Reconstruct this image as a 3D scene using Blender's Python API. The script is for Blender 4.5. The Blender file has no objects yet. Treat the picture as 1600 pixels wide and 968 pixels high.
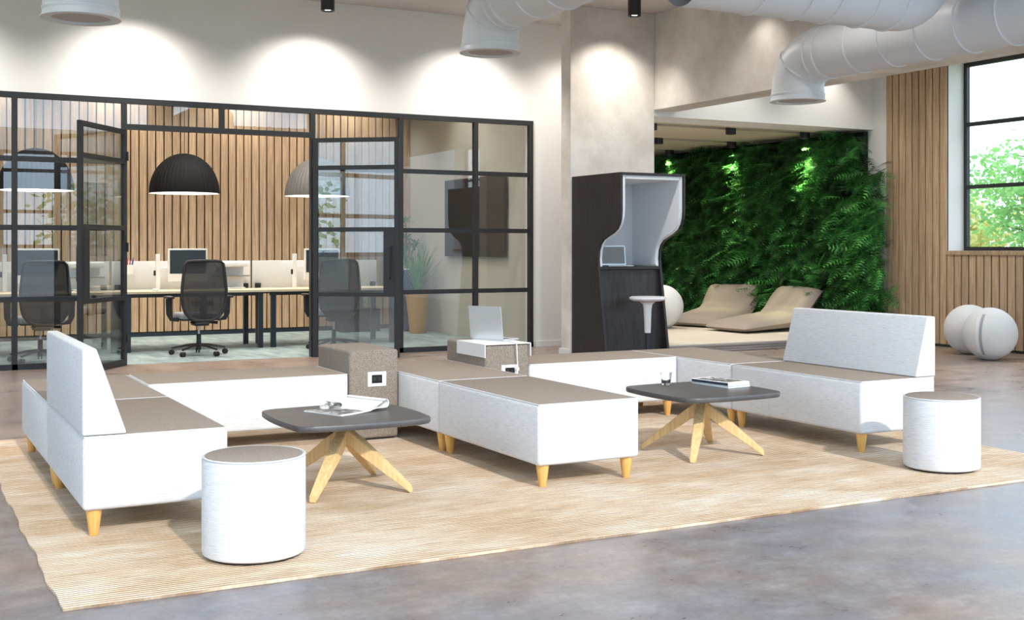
import bpy, bmesh, math, random
from mathutils import Vector, Matrix
random.seed(7)
SC = bpy.context.scene; COL = SC.collection
R = math.radians; PI = math.pi

# ---------------------------------------------------------------- camera
cd = bpy.data.cameras.new('camera'); cam = bpy.data.objects.new('camera', cd); COL.objects.link(cam)
cam.location = (0, 0, 1.3); cam.rotation_euler = (R(90), 0, R(-27.9647))
cd.sensor_width = 36; cd.lens = 41.786; cd.shift_y = -0.06125; cd.clip_end = 300
SC.camera = cam
# ---------------------------------------------------------------- world, sun, exposure
SKY = 3.7; SUN = 2.9
w = bpy.data.worlds.new('world'); SC.world = w; w.use_nodes = True
bg = w.node_tree.nodes['Background']; bg.inputs[0].default_value = (0.66, 0.82, 1.0, 1); bg.inputs[1].default_value = SKY
sd = bpy.data.lights.new('sun', 'SUN'); sun = bpy.data.objects.new('sun', sd); COL.objects.link(sun)
sd.energy = SUN; sd.angle = R(1.0); sd.color = (1.0, 0.93, 0.82)
sun.location = (0, -20, 14)
sun.rotation_euler = Vector((0.0, -1.0, math.tan(R(32)))).to_track_quat('Z', 'Y').to_euler()
SC.view_settings.view_transform = 'Standard'; SC.view_settings.look = 'None'
SC.view_settings.exposure = 0.0; SC.view_settings.gamma = 1.0; SC.view_settings.use_curve_mapping = False

# ---------------------------------------------------------------- materials
MATS = {}
def nt(name, rough=.6, metal=0., base=(.5,.5,.5), spec=.5):
    m = bpy.data.materials.new(name); m.use_nodes = True; MATS[name] = m
    t = m.node_tree; b = t.nodes['Principled BSDF']
    b.inputs['Base Color'].default_value = (*base, 1); b.inputs['Roughness'].default_value = rough
    b.inputs['Metallic'].default_value = metal; b.inputs['Specular IOR Level'].default_value = spec
    return m, t, b
def N(t, k, **kw):
    n = t.nodes.new(k)
    for a, v in kw.items():
        if a in n.inputs: n.inputs[a].default_value = v
        else: setattr(n, a, v)
    return n
def coords(t, scale, kind='Object', rnd=False):
    c = N(t, 'ShaderNodeTexCoord'); mp = N(t, 'ShaderNodeMapping'); mp.inputs['Scale'].default_value = scale
    t.links.new(c.outputs[kind], mp.inputs['Vector'])
    if rnd:
        oi = N(t, 'ShaderNodeObjectInfo'); mul = N(t, 'ShaderNodeVectorMath', operation='SCALE'); mul.inputs[0].default_value = (37., 91., 53.)
        t.links.new(oi.outputs['Random'], mul.inputs['Scale']); t.links.new(mul.outputs[0], mp.inputs['Location'])
    return mp.outputs[0]
def noise(t, vec, scale=1., detail=3., rough=.55, dist=0.):
    n = N(t, 'ShaderNodeTexNoise'); n.inputs['Scale'].default_value = scale; n.inputs['Detail'].default_value = detail
    n.inputs['Roughness'].default_value = rough; n.inputs['Distortion'].default_value = dist
    t.links.new(vec, n.inputs['Vector']); return n.outputs['Fac']
def ramp(t, fac, stops):
    r = N(t, 'ShaderNodeValToRGB'); e = r.color_ramp.elements
    while len(e) < len(stops): e.new(.5)
    for el, (p, c) in zip(e, stops): el.position = p; el.color = (*c, 1)
    t.links.new(fac, r.inputs[0]); return r.outputs[0]
def mixc(t, f, a, b, mode='MIX'):
    m = N(t, 'ShaderNodeMix', data_type='RGBA', blend_type=mode)
    for s, v in ((0, f), (6, a), (7, b)):
        if isinstance(v, (int, float)): m.inputs[s].default_value = v
        elif isinstance(v, tuple): m.inputs[s].default_value = (*v, 1)
        else: t.links.new(v, m.inputs[s])
    return m.outputs[2]
def bump(t, b, h, strength=.3, dist=.01):
    n = N(t, 'ShaderNodeBump'); n.inputs['Strength'].default_value = strength; n.inputs['Distance'].default_value = dist
    t.links.new(h, n.inputs['Height']); t.links.new(n.outputs[0], b.inputs['Normal'])
def plain(name, c, rough=.5, metal=0., spec=.5): return nt(name, rough, metal, c, spec)[0]

def mk_white_fabric():
    m, t, b = nt('white_fabric', .95, spec=.1)
    v = coords(t, (16, 16, 280)); f = noise(t, v, 1., 3., .6)
    c = ramp(t, f, [(.30, (.54,.56,.60)), (.43, (.665,.68,.705)), (.56, (.725,.735,.75))])
    v2 = coords(t, (260, 260, 260)); g = noise(t, v2, 1., 2.)
    c2 = mixc(t, .12, c, g, 'MULTIPLY'); t.links.new(c2, b.inputs['Base Color']); bump(t, b, f, .25, .002); return m
def mk_weave(name, a, bb, s=420, rough=.95):
    m, t, b = nt(name, rough, spec=.15)
    v = coords(t, (s, s, s)); n = noise(t, v, .5, 2.)
    v2 = coords(t, (120, 120, 260)); n2 = noise(t, v2, 1., 3.)
    mm = N(t, 'ShaderNodeMath', operation='ADD'); t.links.new(n, mm.inputs[0]); t.links.new(n2, mm.inputs[1])
    mh = N(t, 'ShaderNodeMath', operation='MULTIPLY'); mh.inputs[1].default_value = .5; t.links.new(mm.outputs[0], mh.inputs[0])
    t.links.new(ramp(t, mh.outputs[0], [(.38, a), (.62, bb)]), b.inputs['Base Color']); bump(t, b, n, .3, .001); return m
def mk_wood(name, a, bb, axis='z', scale=1., rnd=True, rough=.55, spec=.3, kind='Object'):
    m, t, b = nt(name, rough, spec=spec)
    s = {'z': (60, 60, 2.2), 'x': (2.2, 60, 60), 'y': (60, 2.2, 60)}[axis]
    v = coords(t, tuple(q*scale for q in s), kind, rnd); f = noise(t, v, 1., 5., .6, .3)
    c = ramp(t, f, [(.3, a), (.7, bb)])
    if rnd:
        oi = N(t, 'ShaderNodeObjectInfo'); c = mixc(t, .75, c, ramp(t, oi.outputs['Random'], [(0., (.80,.77,.75)), (.5, (.95,.93,.91)), (1., (1.10,1.07,1.02))]), 'MULTIPLY')
    t.links.new(c, b.inputs['Base Color']); bump(t, b, f, .12, .002); return m
mk_white_fabric()
mk_weave('taupe_fabric', (.23,.19,.155), (.34,.29,.245))
mk_weave('divider_fabric', (.15,.13,.108), (.33,.285,.24), 300)
mk_weave('bean_fabric', (.32,.265,.225), (.40,.335,.285), 200)
mk_weave('felt', (.72,.77,.81), (.86,.89,.92), 300)
mk_weave('screen_fabric', (.60,.61,.62), (.72,.73,.73), 300)
mk_weave('grey_fabric', (.35,.36,.38), (.5,.5,.52), 300)
mk_weave('ball_fabric', (.64,.64,.63), (.80,.80,.79), 300)
mk_wood('slat_oak', (.34,.225,.135), (.64,.47,.31), 'z')
mk_wood('leg_oak', (.66,.36,.10), (.82,.50,.18), 'z', 1.2, False, .4)
mk_wood('table_leg_oak', (.68,.44,.19), (.86,.64,.34), 'z', 1.2, False, .4)
mk_wood('dark_top', (.055,.053,.055), (.095,.090,.092), 'x', 1., False, .38, .5)
mk_wood('booth_dark', (.018,.015,.015), (.040,.034,.034), 'z', .8, False, .5, .4)
mk_wood('desk_maple', (.70,.56,.36), (.80,.67,.47), 'x', .6, False, .45)
mk_wood('riser_grey', (.20,.17,.15), (.34,.30,.27), 'x', .5, False, .7)
plain('black_metal', (.018,.020,.022), .45, .0); plain('black_plastic', (.015,.015,.017), .5)
plain('navy_metal', (.012,.022,.035), .4); plain('chrome', (.7,.7,.72), .15, 1.)
plain('white_plastic', (.82,.82,.82), .4); plain('socket_black', (.01,.01,.012), .25)
plain('silver', (.62,.65,.68), .35, .6); plain('lamp_inner', (.9,.9,.88), .5)
plain('duct_white', (.66,.68,.71), .42, .0, .5); plain('duct_grille', (.42,.40,.39), .7)
plain('screen_dark', (.018,.026,.032), .25); plain('tv_black', (.018,.013,.012), .55)
plain('ochre', (.50,.27,.07), .45); plain('navy_pot', (.02,.04,.09), .5); plain('soil', (.05,.035,.02), .9)
plain('dome_black', (.010,.010,.011), .7, 0., .2); plain('dome_grey', (.17,.165,.155), .6); plain('paper', (.85,.85,.84), .6); plain('navy_book', (.02,.035,.06), .5)
plain('rubber', (.02,.02,.02), .8); plain('white_strap', (.8,.8,.78), .6); plain('grey_strap', (.35,.36,.37), .6)
plain('blue_print', (.45,.55,.65), .5); plain('smoke_liquid', (.05,.05,.055), .1)
plain('pencil_yellow', (.8,.5,.08), .5); plain('pencil_red', (.6,.08,.08), .5); plain('pencil_blue', (.08,.1,.4), .5)
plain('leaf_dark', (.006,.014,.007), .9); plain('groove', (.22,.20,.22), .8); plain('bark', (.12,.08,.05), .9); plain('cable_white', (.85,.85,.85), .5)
plain('slat_backing', (.012,.009,.007), .9); plain('ground_mat', (.22,.28,.12), .95)
plain('seat_tint', (.30,.31,.33), .8); plain('window_frame_brown', (.09,.06,.045), .5)
def mk_paint(name, a, bb, s=1.2, rough=.8, bs=.05):
    m, t, b = nt(name, rough, spec=.3); v = coords(t, (s, s, s)); n = noise(t, v, 1., 6., .6)
    t.links.new(ramp(t, n, [(.35, a), (.65, bb)]), b.inputs['Base Color'])
    v2 = coords(t, (40, 40, 40)); bump(t, b, noise(t, v2, 1., 4.), bs, .01); return m
mk_paint('white_wall', (.80,.79,.775), (.82,.81,.795), 1.2); mk_paint('ceiling_paint', (.60,.56,.53), (.62,.58,.55), 1.)
mk_paint('office_wall', (.54,.51,.45), (.57,.54,.48), 1.); mk_paint('concrete_wall', (.60,.55,.50), (.76,.72,.675), 2.2, .85, .2)
mk_paint('lounge_ceiling_paint', (.60,.53,.42), (.63,.56,.45), 1.); mk_paint('exterior_white', (.8,.8,.8), (.8,.8,.8))
def mk_floor():
    m, t, b = nt('concrete_floor', .3, spec=.5)
    v = coords(t, (.55, .55, .55)); n1 = noise(t, v, 1., 8., .62)
    v2 = coords(t, (4.2, 5.4, 1)); n2 = noise(t, v2, 1., 8., .70)
    v3 = coords(t, (30, 30, 1)); n3 = noise(t, v3, 1., 3., .6)
    tc = N(t, 'ShaderNodeTexCoord'); sp = N(t, 'ShaderNodeSeparateXYZ'); t.links.new(tc.outputs['Object'], sp.inputs[0])
    ma = N(t, 'ShaderNodeMath', operation='MULTIPLY_ADD'); ma.inputs[1].default_value = 3.0; t.links.new(n1, ma.inputs[0]); t.links.new(sp.outputs[1], ma.inputs[2])
    br = N(t, 'ShaderNodeMapRange'); br.inputs[1].default_value = 5.5; br.inputs[2].default_value = 10.0; t.links.new(ma.outputs[0], br.inputs[0])
    c1 = ramp(t, n1, [(.38, (.185,.188,.215)), (.50, (.225,.205,.205)), (.62, (.27,.205,.165))])
    c2 = ramp(t, n2, [(.34, (.66,.60,.61)), (.5, (.88,.87,.88)), (.66, (1.2,1.2,1.22))])
    c1 = mixc(t, br.outputs[0], c1, mixc(t, n2, (.26,.19,.15), (.36,.29,.245)))
    c = mixc(t, .9, c1, c2, 'MULTIPLY')
    c3 = ramp(t, n3, [(.3, (.82,.81,.81)), (.65, (1.12,1.12,1.12))]); c = mixc(t, .8, c, c3, 'MULTIPLY')
    t.links.new(c, b.inputs['Base Color'])
    t.links.new(ramp(t, n2, [(.3, (.26,)*3), (.7, (.36,)*3)]), b.inputs['Roughness'])
    return m
mk_floor()
def mk_rug():
    m, t, b = nt('jute_rug', .95, spec=.1)
    v = coords(t, (1.3, 3.0, 1)); n1 = noise(t, v, 1., 7., .7)
    v2 = coords(t, (5, 90, 1)); n2 = noise(t, v2, 1., 4., .65)
    v4 = coords(t, (90, 260, 1)); n4 = noise(t, v4, 1., 2.)
    c1 = ramp(t, n1, [(.36, (.64,.475,.315)), (.50, (.76,.615,.465)), (.64, (.86,.76,.65))])
    c2 = ramp(t, n2, [(.30, (.66,.61,.57)), (.5, (.97,.96,.95)), (.66, (1.2,1.2,1.2))]); c = mixc(t, .9, c1, c2, 'MULTIPLY')
    tc = N(t, 'ShaderNodeTexCoord'); sp = N(t, 'ShaderNodeSeparateXYZ'); t.links.new(tc.outputs['Object'], sp.inputs[0])
    mu = N(t, 'ShaderNodeMath', operation='MULTIPLY'); mu.inputs[1].default_value = 2*PI/.026; t.links.new(sp.outputs[1], mu.inputs[0])
    si = N(t, 'ShaderNodeMath', operation='SINE'); t.links.new(mu.outputs[0], si.inputs[0])
    mr = N(t, 'ShaderNodeMapRange'); mr.inputs[1].default_value = -1; t.links.new(si.outputs[0], mr.inputs[0])
    c3 = ramp(t, mr.outputs[0], [(0., (.36,.29,.23)), (.42, (1.,1.,1.))]); c = mixc(t, .85, c, c3, 'MULTIPLY')
    c4 = ramp(t, n4, [(.35, (.82,.8,.78)), (.65, (1.1,1.1,1.1))]); c = mixc(t, .7, c, c4, 'MULTIPLY')
    t.links.new(c, b.inputs['Base Color']); bump(t, b, mr.outputs[0], .6, .006); return m
mk_rug()
def mk_carpet(name, a, bb, s):
    m, t, b = nt(name, .95, spec=.1); v = coords(t, s); n = noise(t, v, 1., 5., .65)
    t.links.new(ramp(t, n, [(.35, a), (.65, bb)]), b.inputs['Base Color']); return m
mk_carpet('office_carpet', (.20,.26,.26), (.36,.43,.42), (6, 1.5, 1)); mk_carpet('lounge_carpet', (.56,.49,.40), (.68,.61,.51), (3, 40, 3))
def mk_glass(name, tint, k, rough=0.0):
    m = bpy.data.materials.new(name); m.use_nodes = True; MATS[name] = m; t = m.node_tree
    for n in list(t.nodes): t.nodes.remove(n)
    o = N(t, 'ShaderNodeOutputMaterial'); tr = N(t, 'ShaderNodeBsdfTransparent'); tr.inputs[0].default_value = (*tint, 1)
    gl = N(t, 'ShaderNodeBsdfGlossy'); gl.inputs['Roughness'].default_value = rough
    lw_ = N(t, 'ShaderNodeLayerWeight'); lw_.inputs['Blend'].default_value = .5
    pw = N(t, 'ShaderNodeMath', operation='POWER'); pw.inputs[1].default_value = 3.; t.links.new(lw_.outputs['Facing'], pw.inputs[0])
    fr = N(t, 'ShaderNodeMapRange'); fr.inputs[3].default_value = k; fr.inputs[4].default_value = .6; t.links.new(pw.outputs[0], fr.inputs[0])
    mx = N(t, 'ShaderNodeMixShader'); t.links.new(fr.outputs[0], mx.inputs[0]); t.links.new(tr.outputs[0], mx.inputs[1])
    t.links.new(gl.outputs[0], mx.inputs[2]); t.links.new(mx.outputs[0], o.inputs[0]); return m
mk_glass('pane_glass', (.88,.90,.90), .085); mk_glass('window_glass', (.97,.98,.98), .03)
def mk_clear():
    m, t, b = nt('clear_glass', .02, base=(1,1,1)); b.inputs['Transmission Weight'].default_value = 1.; b.inputs['IOR'].default_value = 1.45
mk_clear()
def mk_mesh():
    m = bpy.data.materials.new('chair_mesh'); m.use_nodes = True; MATS['chair_mesh'] = m; t = m.node_tree; b = t.nodes['Principled BSDF']
    b.inputs['Base Color'].default_value = (.02,.02,.022,1); b.inputs['Roughness'].default_value = .7
    o = t.nodes['Material Output']; tr = N(t, 'ShaderNodeBsdfTransparent'); mx = N(t, 'ShaderNodeMixShader')
    v = coords(t, (1,1,1)); w1 = N(t, 'ShaderNodeTexWave', wave_type='BANDS', bands_direction='Z'); w1.inputs['Scale'].default_value = 28; t.links.new(v, w1.inputs[0])
    w2 = N(t, 'ShaderNodeTexWave', wave_type='BANDS', bands_direction='X'); w2.inputs['Scale'].default_value = 28; t.links.new(v, w2.inputs[0])
    mm = N(t, 'ShaderNodeMath', operation='MAXIMUM'); t.links.new(w1.outputs['Fac'], mm.inputs[0]); t.links.new(w2.outputs['Fac'], mm.inputs[1])
    mr = N(t, 'ShaderNodeMapRange'); mr.inputs[3].default_value = .84; mr.inputs[4].default_value = .99; t.links.new(mm.outputs[0], mr.inputs[0])
    t.links.new(mr.outputs[0], mx.inputs[0]); t.links.new(tr.outputs[0], mx.inputs[1]); t.links.new(b.outputs[0], mx.inputs[2]); t.links.new(mx.outputs[0], o.inputs[0])
mk_mesh()
def mk_leaf(name, a, bb, cc, rough=.5, s=5., trans=.25):
    m, t, b = nt(name, rough, spec=.3); v = coords(t, (s, s, s), 'Object', True); n = noise(t, v, 1., 3.)
    t.links.new(ramp(t, n, [(.3, a), (.5, bb), (.7, cc)]), b.inputs['Base Color']); b.inputs['Subsurface Weight'].default_value = 0
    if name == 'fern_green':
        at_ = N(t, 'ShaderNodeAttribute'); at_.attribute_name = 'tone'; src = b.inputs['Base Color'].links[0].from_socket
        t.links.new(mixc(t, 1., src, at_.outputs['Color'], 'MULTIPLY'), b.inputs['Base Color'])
    o = t.nodes['Material Output']; tl = N(t, 'ShaderNodeBsdfTranslucent'); tl.inputs[0].default_value = (*cc, 1); mx = N(t, 'ShaderNodeMixShader'); mx.inputs[0].default_value = trans
    t.links.new(b.outputs[0], mx.inputs[1]); t.links.new(tl.outputs[0], mx.inputs[2]); t.links.new(mx.outputs[0], o.inputs[0]); return m
mk_leaf('fern_green', (.010,.06,.018), (.03,.15,.04), (.09,.30,.06), .45, 9.)
mk_leaf('tree_leaf', (.08,.26,.06), (.17,.42,.11), (.34,.58,.20), .5, .8, .4)
mk_leaf('yellow_leaf', (.40,.46,.10), (.60,.58,.18), (.78,.70,.28), .5, .8, .4)
mk_leaf('plant_leaf', (.04,.16,.06), (.10,.27,.10), (.34,.46,.16), .4, 8.)
mk_leaf('papyrus_leaf', (.02,.10,.06), (.04,.16,.08), (.08,.22,.1), .4, 8.)
def mk_print():
    m, t, b = nt('photo_print', .4); v = coords(t, (16, 9, 5)); n = noise(t, v, 1., 4., .6, 1.)
    t.links.new(ramp(t, n, [(.42, (.04,.04,.04)), (.50, (.30,.30,.30)), (.60, (.75,.75,.75))]), b.inputs['Base Color'])
mk_print()
def mk_emit(name, c, s):
    m = bpy.data.materials.new(name); m.use_nodes = True; MATS[name] = m; b = m.node_tree.nodes['Principled BSDF']
    b.inputs['Base Color'].default_value = (*c, 1); b.inputs['Emission Color'].default_value = (*c, 1); b.inputs['Emission Strength'].default_value = s
mk_emit('bulb', (1., .95, .88), 6.)

# ---------------------------------------------------------------- mesh helpers
def new(): return bmesh.new()
def box(bm, x0, x1, y0, y1, z0, z1):
    vs = [bm.verts.new(p) for p in ((x0,y0,z0),(x1,y0,z0),(x1,y1,z0),(x0,y1,z0),(x0,y0,z1),(x1,y0,z1),(x1,y1,z1),(x0,y1,z1))]
    for f in ((0,3,2,1),(4,5,6,7),(0,1,5,4),(1,2,6,5),(2,3,7,6),(3,0,4,7)): bm.faces.new([vs[i] for i in f])
    return vs
def B(*a, bev=0, seg=2):
    bm = new(); box(bm, *a)
    if bev: bmesh.ops.bevel(bm, geom=bm.edges[:], offset=bev, segments=seg, affect='EDGES', profile=.5)
    return bm
def prism(bm, pts, a, b, axis='z'):
    """closed polygon pts extruded between a and b along axis"""
    def P(u, v, h): return {'z': (u, v, h), 'x': (h, u, v), 'y': (u, h, v)}[axis]
    lo = [bm.verts.new(P(u, v, a)) for u, v in pts]; hi = [bm.verts.new(P(u, v, b)) for u, v in pts]; n = len(pts)
    bm.faces.new(lo[::-1]); bm.faces.new(hi)
    for i in range(n): bm.faces.new((lo[i], lo[(i+1) % n], hi[(i+1) % n], hi[i]))
    bmesh.ops.recalc_face_normals(bm, faces=bm.faces[:])
def lathe(bm, prof, n=32, cx=0, cy=0, closed=True):
    rings = []
    for r, z in prof:
        if r < 1e-5: rings.append([bm.verts.new((cx, cy, z))])
        else: rings.append([bm.verts.new((cx+r*math.cos(2*PI*i/n), cy+r*math.sin(2*PI*i/n), z)) for i in range(n)])
    for a, b in zip(rings, rings[1:]):
        for i in range(n):
            j = (i+1) % n
            if len(a) == 1 and len(b) == 1: continue
            if len(a) == 1: bm.faces.new((a[0], b[i], b[j]))
            elif len(b) == 1: bm.faces.new((a[i], b[0], a[j]))
            else: bm.faces.new((a[i], b[i], b[j], a[j]))
    bmesh.ops.recalc_face_normals(bm, faces=bm.faces[:])
def sweep(bm, pts, rad, n=12, caps=True, flat=None):
    """tube along pts; rad number or list"""
    pts = [Vector(p) for p in pts]; rings = []
    if not isinstance(rad, (list, tuple)): rad = [rad]*len(pts)
    up = None
    for i, p in enumerate(pts):
        d = (pts[min(i+1, len(pts)-1)] - pts[max(i-1, 0)]).normalized()
        if up is None:
            up = Vector((0,0,1)) if abs(d.z) < .9 else Vector((0,1,0))
        s = d.cross(up).normalized(); up = s.cross(d).normalized()
        k = flat if flat else 1.
        rings.append([bm.verts.new(p + s*rad[i]*math.cos(2*PI*j/n) + up*rad[i]*k*math.sin(2*PI*j/n)) for j in range(n)])
    for a, b in zip(rings, rings[1:]):
        for j in range(n): bm.faces.new((a[j], a[(j+1) % n], b[(j+1) % n], b[j]))
    if caps: bm.faces.new(rings[0][::-1]); bm.faces.new(rings[-1])
    bmesh.ops.recalc_face_normals(bm, faces=bm.faces[:])
def me(name, bm, mat, smooth=False):
    m = bpy.data.meshes.new(name); bm.to_mesh(m); bm.free(); m.materials.append(MATS[mat])
    if smooth:
        m.polygons.foreach_set('use_smooth', [True]*len(m.polygons))
        try: m.set_sharp_from_angle(angle=R(40))
        except Exception: pass
    return m
def O(name, bm, mat, parent=None, loc=(0,0,0), rz=0, smooth=True):
    data = bm if isinstance(bm, bpy.types.Mesh) else me(name, bm, mat, smooth)
    o = bpy.data.objects.new(name, data); COL.objects.link(o); o.location = loc; o.rotation_euler = (0,0,rz)
    if parent: o.parent = parent
    return o
def tag(o, label=None, cat=None, group=None, kind=None):
    if label: o['label'] = label
    if cat: o['category'] = cat
    if group: o['group'] = group
    if kind: o['kind'] = kind
    return o
def T(name, label, cat, loc=(0,0,0), rz=0, group=None):
    o = bpy.data.objects.new(name, None); COL.objects.link(o); o.empty_display_size = .1
    o.location = loc; o.rotation_euler = (0,0,rz); return tag(o, label, cat, group)
def S(name, bm, mat, smooth=False, label=None, cat=None):
    o = O(name, bm, mat, smooth=smooth); o['kind'] = 'structure'
    if label: o['label'] = label
    if cat: o['category'] = cat
    return o
def dup(o, loc=None, rz=None, label=None, parent=None):
    c = o.copy(); COL.objects.link(c)
    if parent: c.parent = parent
    if loc is not None: c.location = loc
    if rz is not None: c.rotation_euler = (0,0,rz)
    if label: c['label'] = label
    for ch in list(o.children): dup(ch, parent=c)
    return c
def spot(loc, target, power, cone=70, blend=.6, color=(1,.94,.86), size=.04):
    l = bpy.data.lights.new('spot', 'SPOT'); l.energy = power; l.spot_size = R(cone); l.spot_blend = blend; l.color = color; l.shadow_soft_size = size
    o = bpy.data.objects.new('spot_light', l); COL.objects.link(o); o.location = loc
    o.rotation_euler = (Vector(loc)-Vector(target)).to_track_quat('Z', 'Y').to_euler(); return o

# ================================================================ STRUCTURE
CZ = 4.23
S('floor', B(-4.2, 12.7, -6.2, 13.6, -.12, 0), 'concrete_floor', label='mottled grey-brown polished concrete floor')
S('floor_office', B(-4.2, 7.7, 13.6, 17.95, -.12, .002), 'office_carpet', label='blue-grey carpet floor of the glazed office')
S('floor_lounge', B(7.7, 12.7, 13.6, 18.9, -.12, 0), 'concrete_floor')
# raised lounge platform
bm = new(); prism(bm, [(8.33,11.87),(12.28,11.87),(12.28,18.6),(8.62,18.6),(8.62,12.34),(8.33,12.34)], .002, .095)
pl = S('platform', bm, 'riser_grey', label='low raised platform with grey wooden riser under the beanbags')
bm = new(); prism(bm, [(8.33,11.875),(12.28,11.875),(12.28,18.6),(8.62,18.6),(8.62,12.34),(8.33,12.34)], .095, .107)
O('carpet', bm, 'lounge_carpet', pl, smooth=False)
for k in range(3):
    O('riser_board', B(8.33, 12.28, 11.852, 11.868, .004+k*.031, .031+k*.031, bev=.003, seg=1), 'riser_grey', pl, smooth=False)
S('ceiling', B(-4.2, 12.7, 2.5, 18.9, CZ, CZ+.2), 'ceiling_paint', label='plain light beige main ceiling')
bm = new()
for a, b in ((12.94, 13.08), (13.35, 14.80), (15.07, 16.55), (16.82, 18.6)): box(bm, 8.62, 12.28, a, b, 2.95, 3.02)
cl = S('ceiling_lounge', bm, 'lounge_ceiling_paint', label='lower beige ceiling with dark slots above the lounge')
O('slot_liner', B(8.62, 12.28, 13.0, 17.0, 3.02, 3.05), 'groove', cl, smooth=False)
# far white wall with the glass partition opening
bm = new(); box(bm, -4.2, 7.5, 13.6, 13.75, 2.945, CZ); box(bm, 7.5, 8.75, 13.6, 13.75, 0, CZ)
S('wall_back', bm, 'white_wall', label='white wall above and right of the glass office partition')
S('baseboard_back', B(7.56, 8.6, 13.585, 13.6, 0, .07), 'white_plastic')
S('wall_office_side', B(7.55, 7.7, 13.75, 17.9, 0, CZ), 'office_wall', label='greige side wall of the office carrying the screen')
bm = new(); box(bm, -4.2, -4.0, -6, 17.9, 0, 1.1); box(bm, -4.2, -4.0, -6, 17.9, 3.7, CZ); box(bm, -4.2, -4, 12.2, 17.9, 1.1, 3.7); box(bm, -4.2, -4, -6, -4, 1.1, 3.7)
S('wall_left', bm, 'white_wall')
S('wall_lounge_left', B(8.5, 8.62, 12.6, 18.6, 0, CZ), 'white_wall')
S('wall_lounge_far', B(8.5, 12.7, 18.6, 18.8, 0, CZ), 'white_wall')
bm = new(); box(bm, 12.32, 12.7, 11.045, 18.6, 0, CZ); box(bm, 12.32, 12.7, -6, 11.045, 0, 1.2); box(bm, 12.32, 12.7, -6, 11.045, 3.72, CZ); box(bm, 12.32, 12.7, -6, 1.0, 1.2, 3.72)
wr = S('wall_right', bm, 'white_wall', label='right-hand wall with oak slat cladding around a deep window')
# rear wall behind the camera with a window band
bm = new(); box(bm, -4.2, 12.7, -6.2, -6, 0, 1.28); box(bm, -4.2, 12.7, -6.2, -6, 3.82, 4.4)
for a, b in ((-4.2, -2.2), (6.1, 6.9), (12.1, 12.7)): box(bm, a, b, -6.2, -6, 1.28, 3.82)
S('wall_rear', bm, 'white_wall')
# oak slats, office wall
def mesh_slat(h):
    bm = B(-.050, .050, -.024, .014, 0, h, bev=.003, seg=1); return me('slat', bm, 'slat_oak')
wo = S('wall_office', B(-4.2, 7.7, 17.77, 17.95, 0, CZ), 'slat_backing', label='wall clad in vertical oak slats behind the desks')
ms = mesh_slat(CZ-.10)
k = 0; x = 7.49
while x > -.6:
    O('slat', ms, None, wo, (x, 17.752, .07)); x -= .118
O('plinth', B(-4, 7.54, 17.74, 17.77, 0, .06), 'navy_metal', wo, smooth=False)
mr_ = mesh_slat(CZ-.03); y = 12.05
for k in range(9): O('slat', mr_, None, wr, (12.302, y-.118*k, .03), PI/2)
mb = mesh_slat(1.17); y = 10.985
for k in range(72): O('slat', mb, None, wr, (12.302, y-.118*k, .03), PI/2)
O('slat_backing', B(12.316, 12.3195, 2.5, 12.1, 0.0, 1.19), 'slat_backing', wr, smooth=False)
O('slat_backing', B(12.316, 12.3195, 11.045, 12.1, 1.19, CZ), 'slat_backing', wr, smooth=False)
O('window_sill', B(12.27, 12.66, 1.0, 11.04, 1.2, 1.255, bev=.004), 'slat_oak', wr, smooth=False)
S('baseboard_right', B(12.285, 12.3, 2.5, 12.1, 0, .025), 'black_metal')
# windows
def window(name, axis, fixed, a0, a1, z0, z1, verts, hors, mat='black_metal', wd=.05, dp=.06, label=None):
    root = bpy.data.objects.new(name, None); COL.objects.link(root); root['kind'] = 'structure'
    if label: root['label'] = label
    def bar(n, p0, p1, q0, q1):
        if axis == 'y': bm = B(fixed-dp/2, fixed+dp/2, p0, p1, q0, q1)
        else: bm = B(p0, p1, fixed-dp/2, fixed+dp/2, q0, q1)
        O(n, bm, mat, root, smooth=False)
    bar('frame_bar', a0, a1, z0, z0+wd); bar('frame_bar', a0, a1, z1-wd, z1); bar('frame_bar', a0, a0+wd, z0+wd, z1-wd); bar('frame_bar', a1-wd, a1, z0+wd, z1-wd)
    vs = [a0+wd/2] + list(verts) + [a1-wd/2]; hs = [z0+wd/2] + list(hors) + [z1-wd/2]
    for v in verts: bar('mullion', v-wd/2, v+wd/2, z0+wd, z1-wd)
    for h in hors:
        for v0, v1 in zip(vs, vs[1:]): bar('glazing_bar', v0+wd/2, v1-wd/2, h-wd/2, h+wd/2)
    for v0, v1 in zip(vs, vs[1:]):
        for h0, h1 in zip(hs, hs[1:]):
            if axis == 'y': bm = B(fixed-.004, fixed+.004, v0+wd/2, v1-wd/2, h0+wd/2, h1-wd/2)
            else: bm = B(v0+wd/2, v1-wd/2, fixed-.004, fixed+.004, h0+wd/2, h1-wd/2)
            O('pane', bm, 'window_glass', root, smooth=False)
    return root
window('window_1', 'y', 12.63, 1.0, 11.04, 1.255, 3.715, [2.6, 4.25, 5.9, 7.55, 9.2], [2.09, 2.91], label='deep-set black framed window in the right wall')
window('window_2', 'x', -6.1, -2.2, 6.1, 1.28, 3.82, [-.55, 1.1, 2.75, 4.4], [2.23, 3.3], 'window_frame_brown', .09)
window('window_3', 'x', -6.1, 6.9, 12.1, 1.28, 3.82, [8.6, 10.3], [2.23, 3.3], 'window_frame_brown', .09)
window('window_4', 'y', -4.1, -4, 12.2, 1.1, 3.7, [-2.4, -.8, .8, 2.4, 4.0, 5.6, 7.2, 8.8, 10.4], [1.95, 2.8], 'window_frame_brown', .09)
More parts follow.
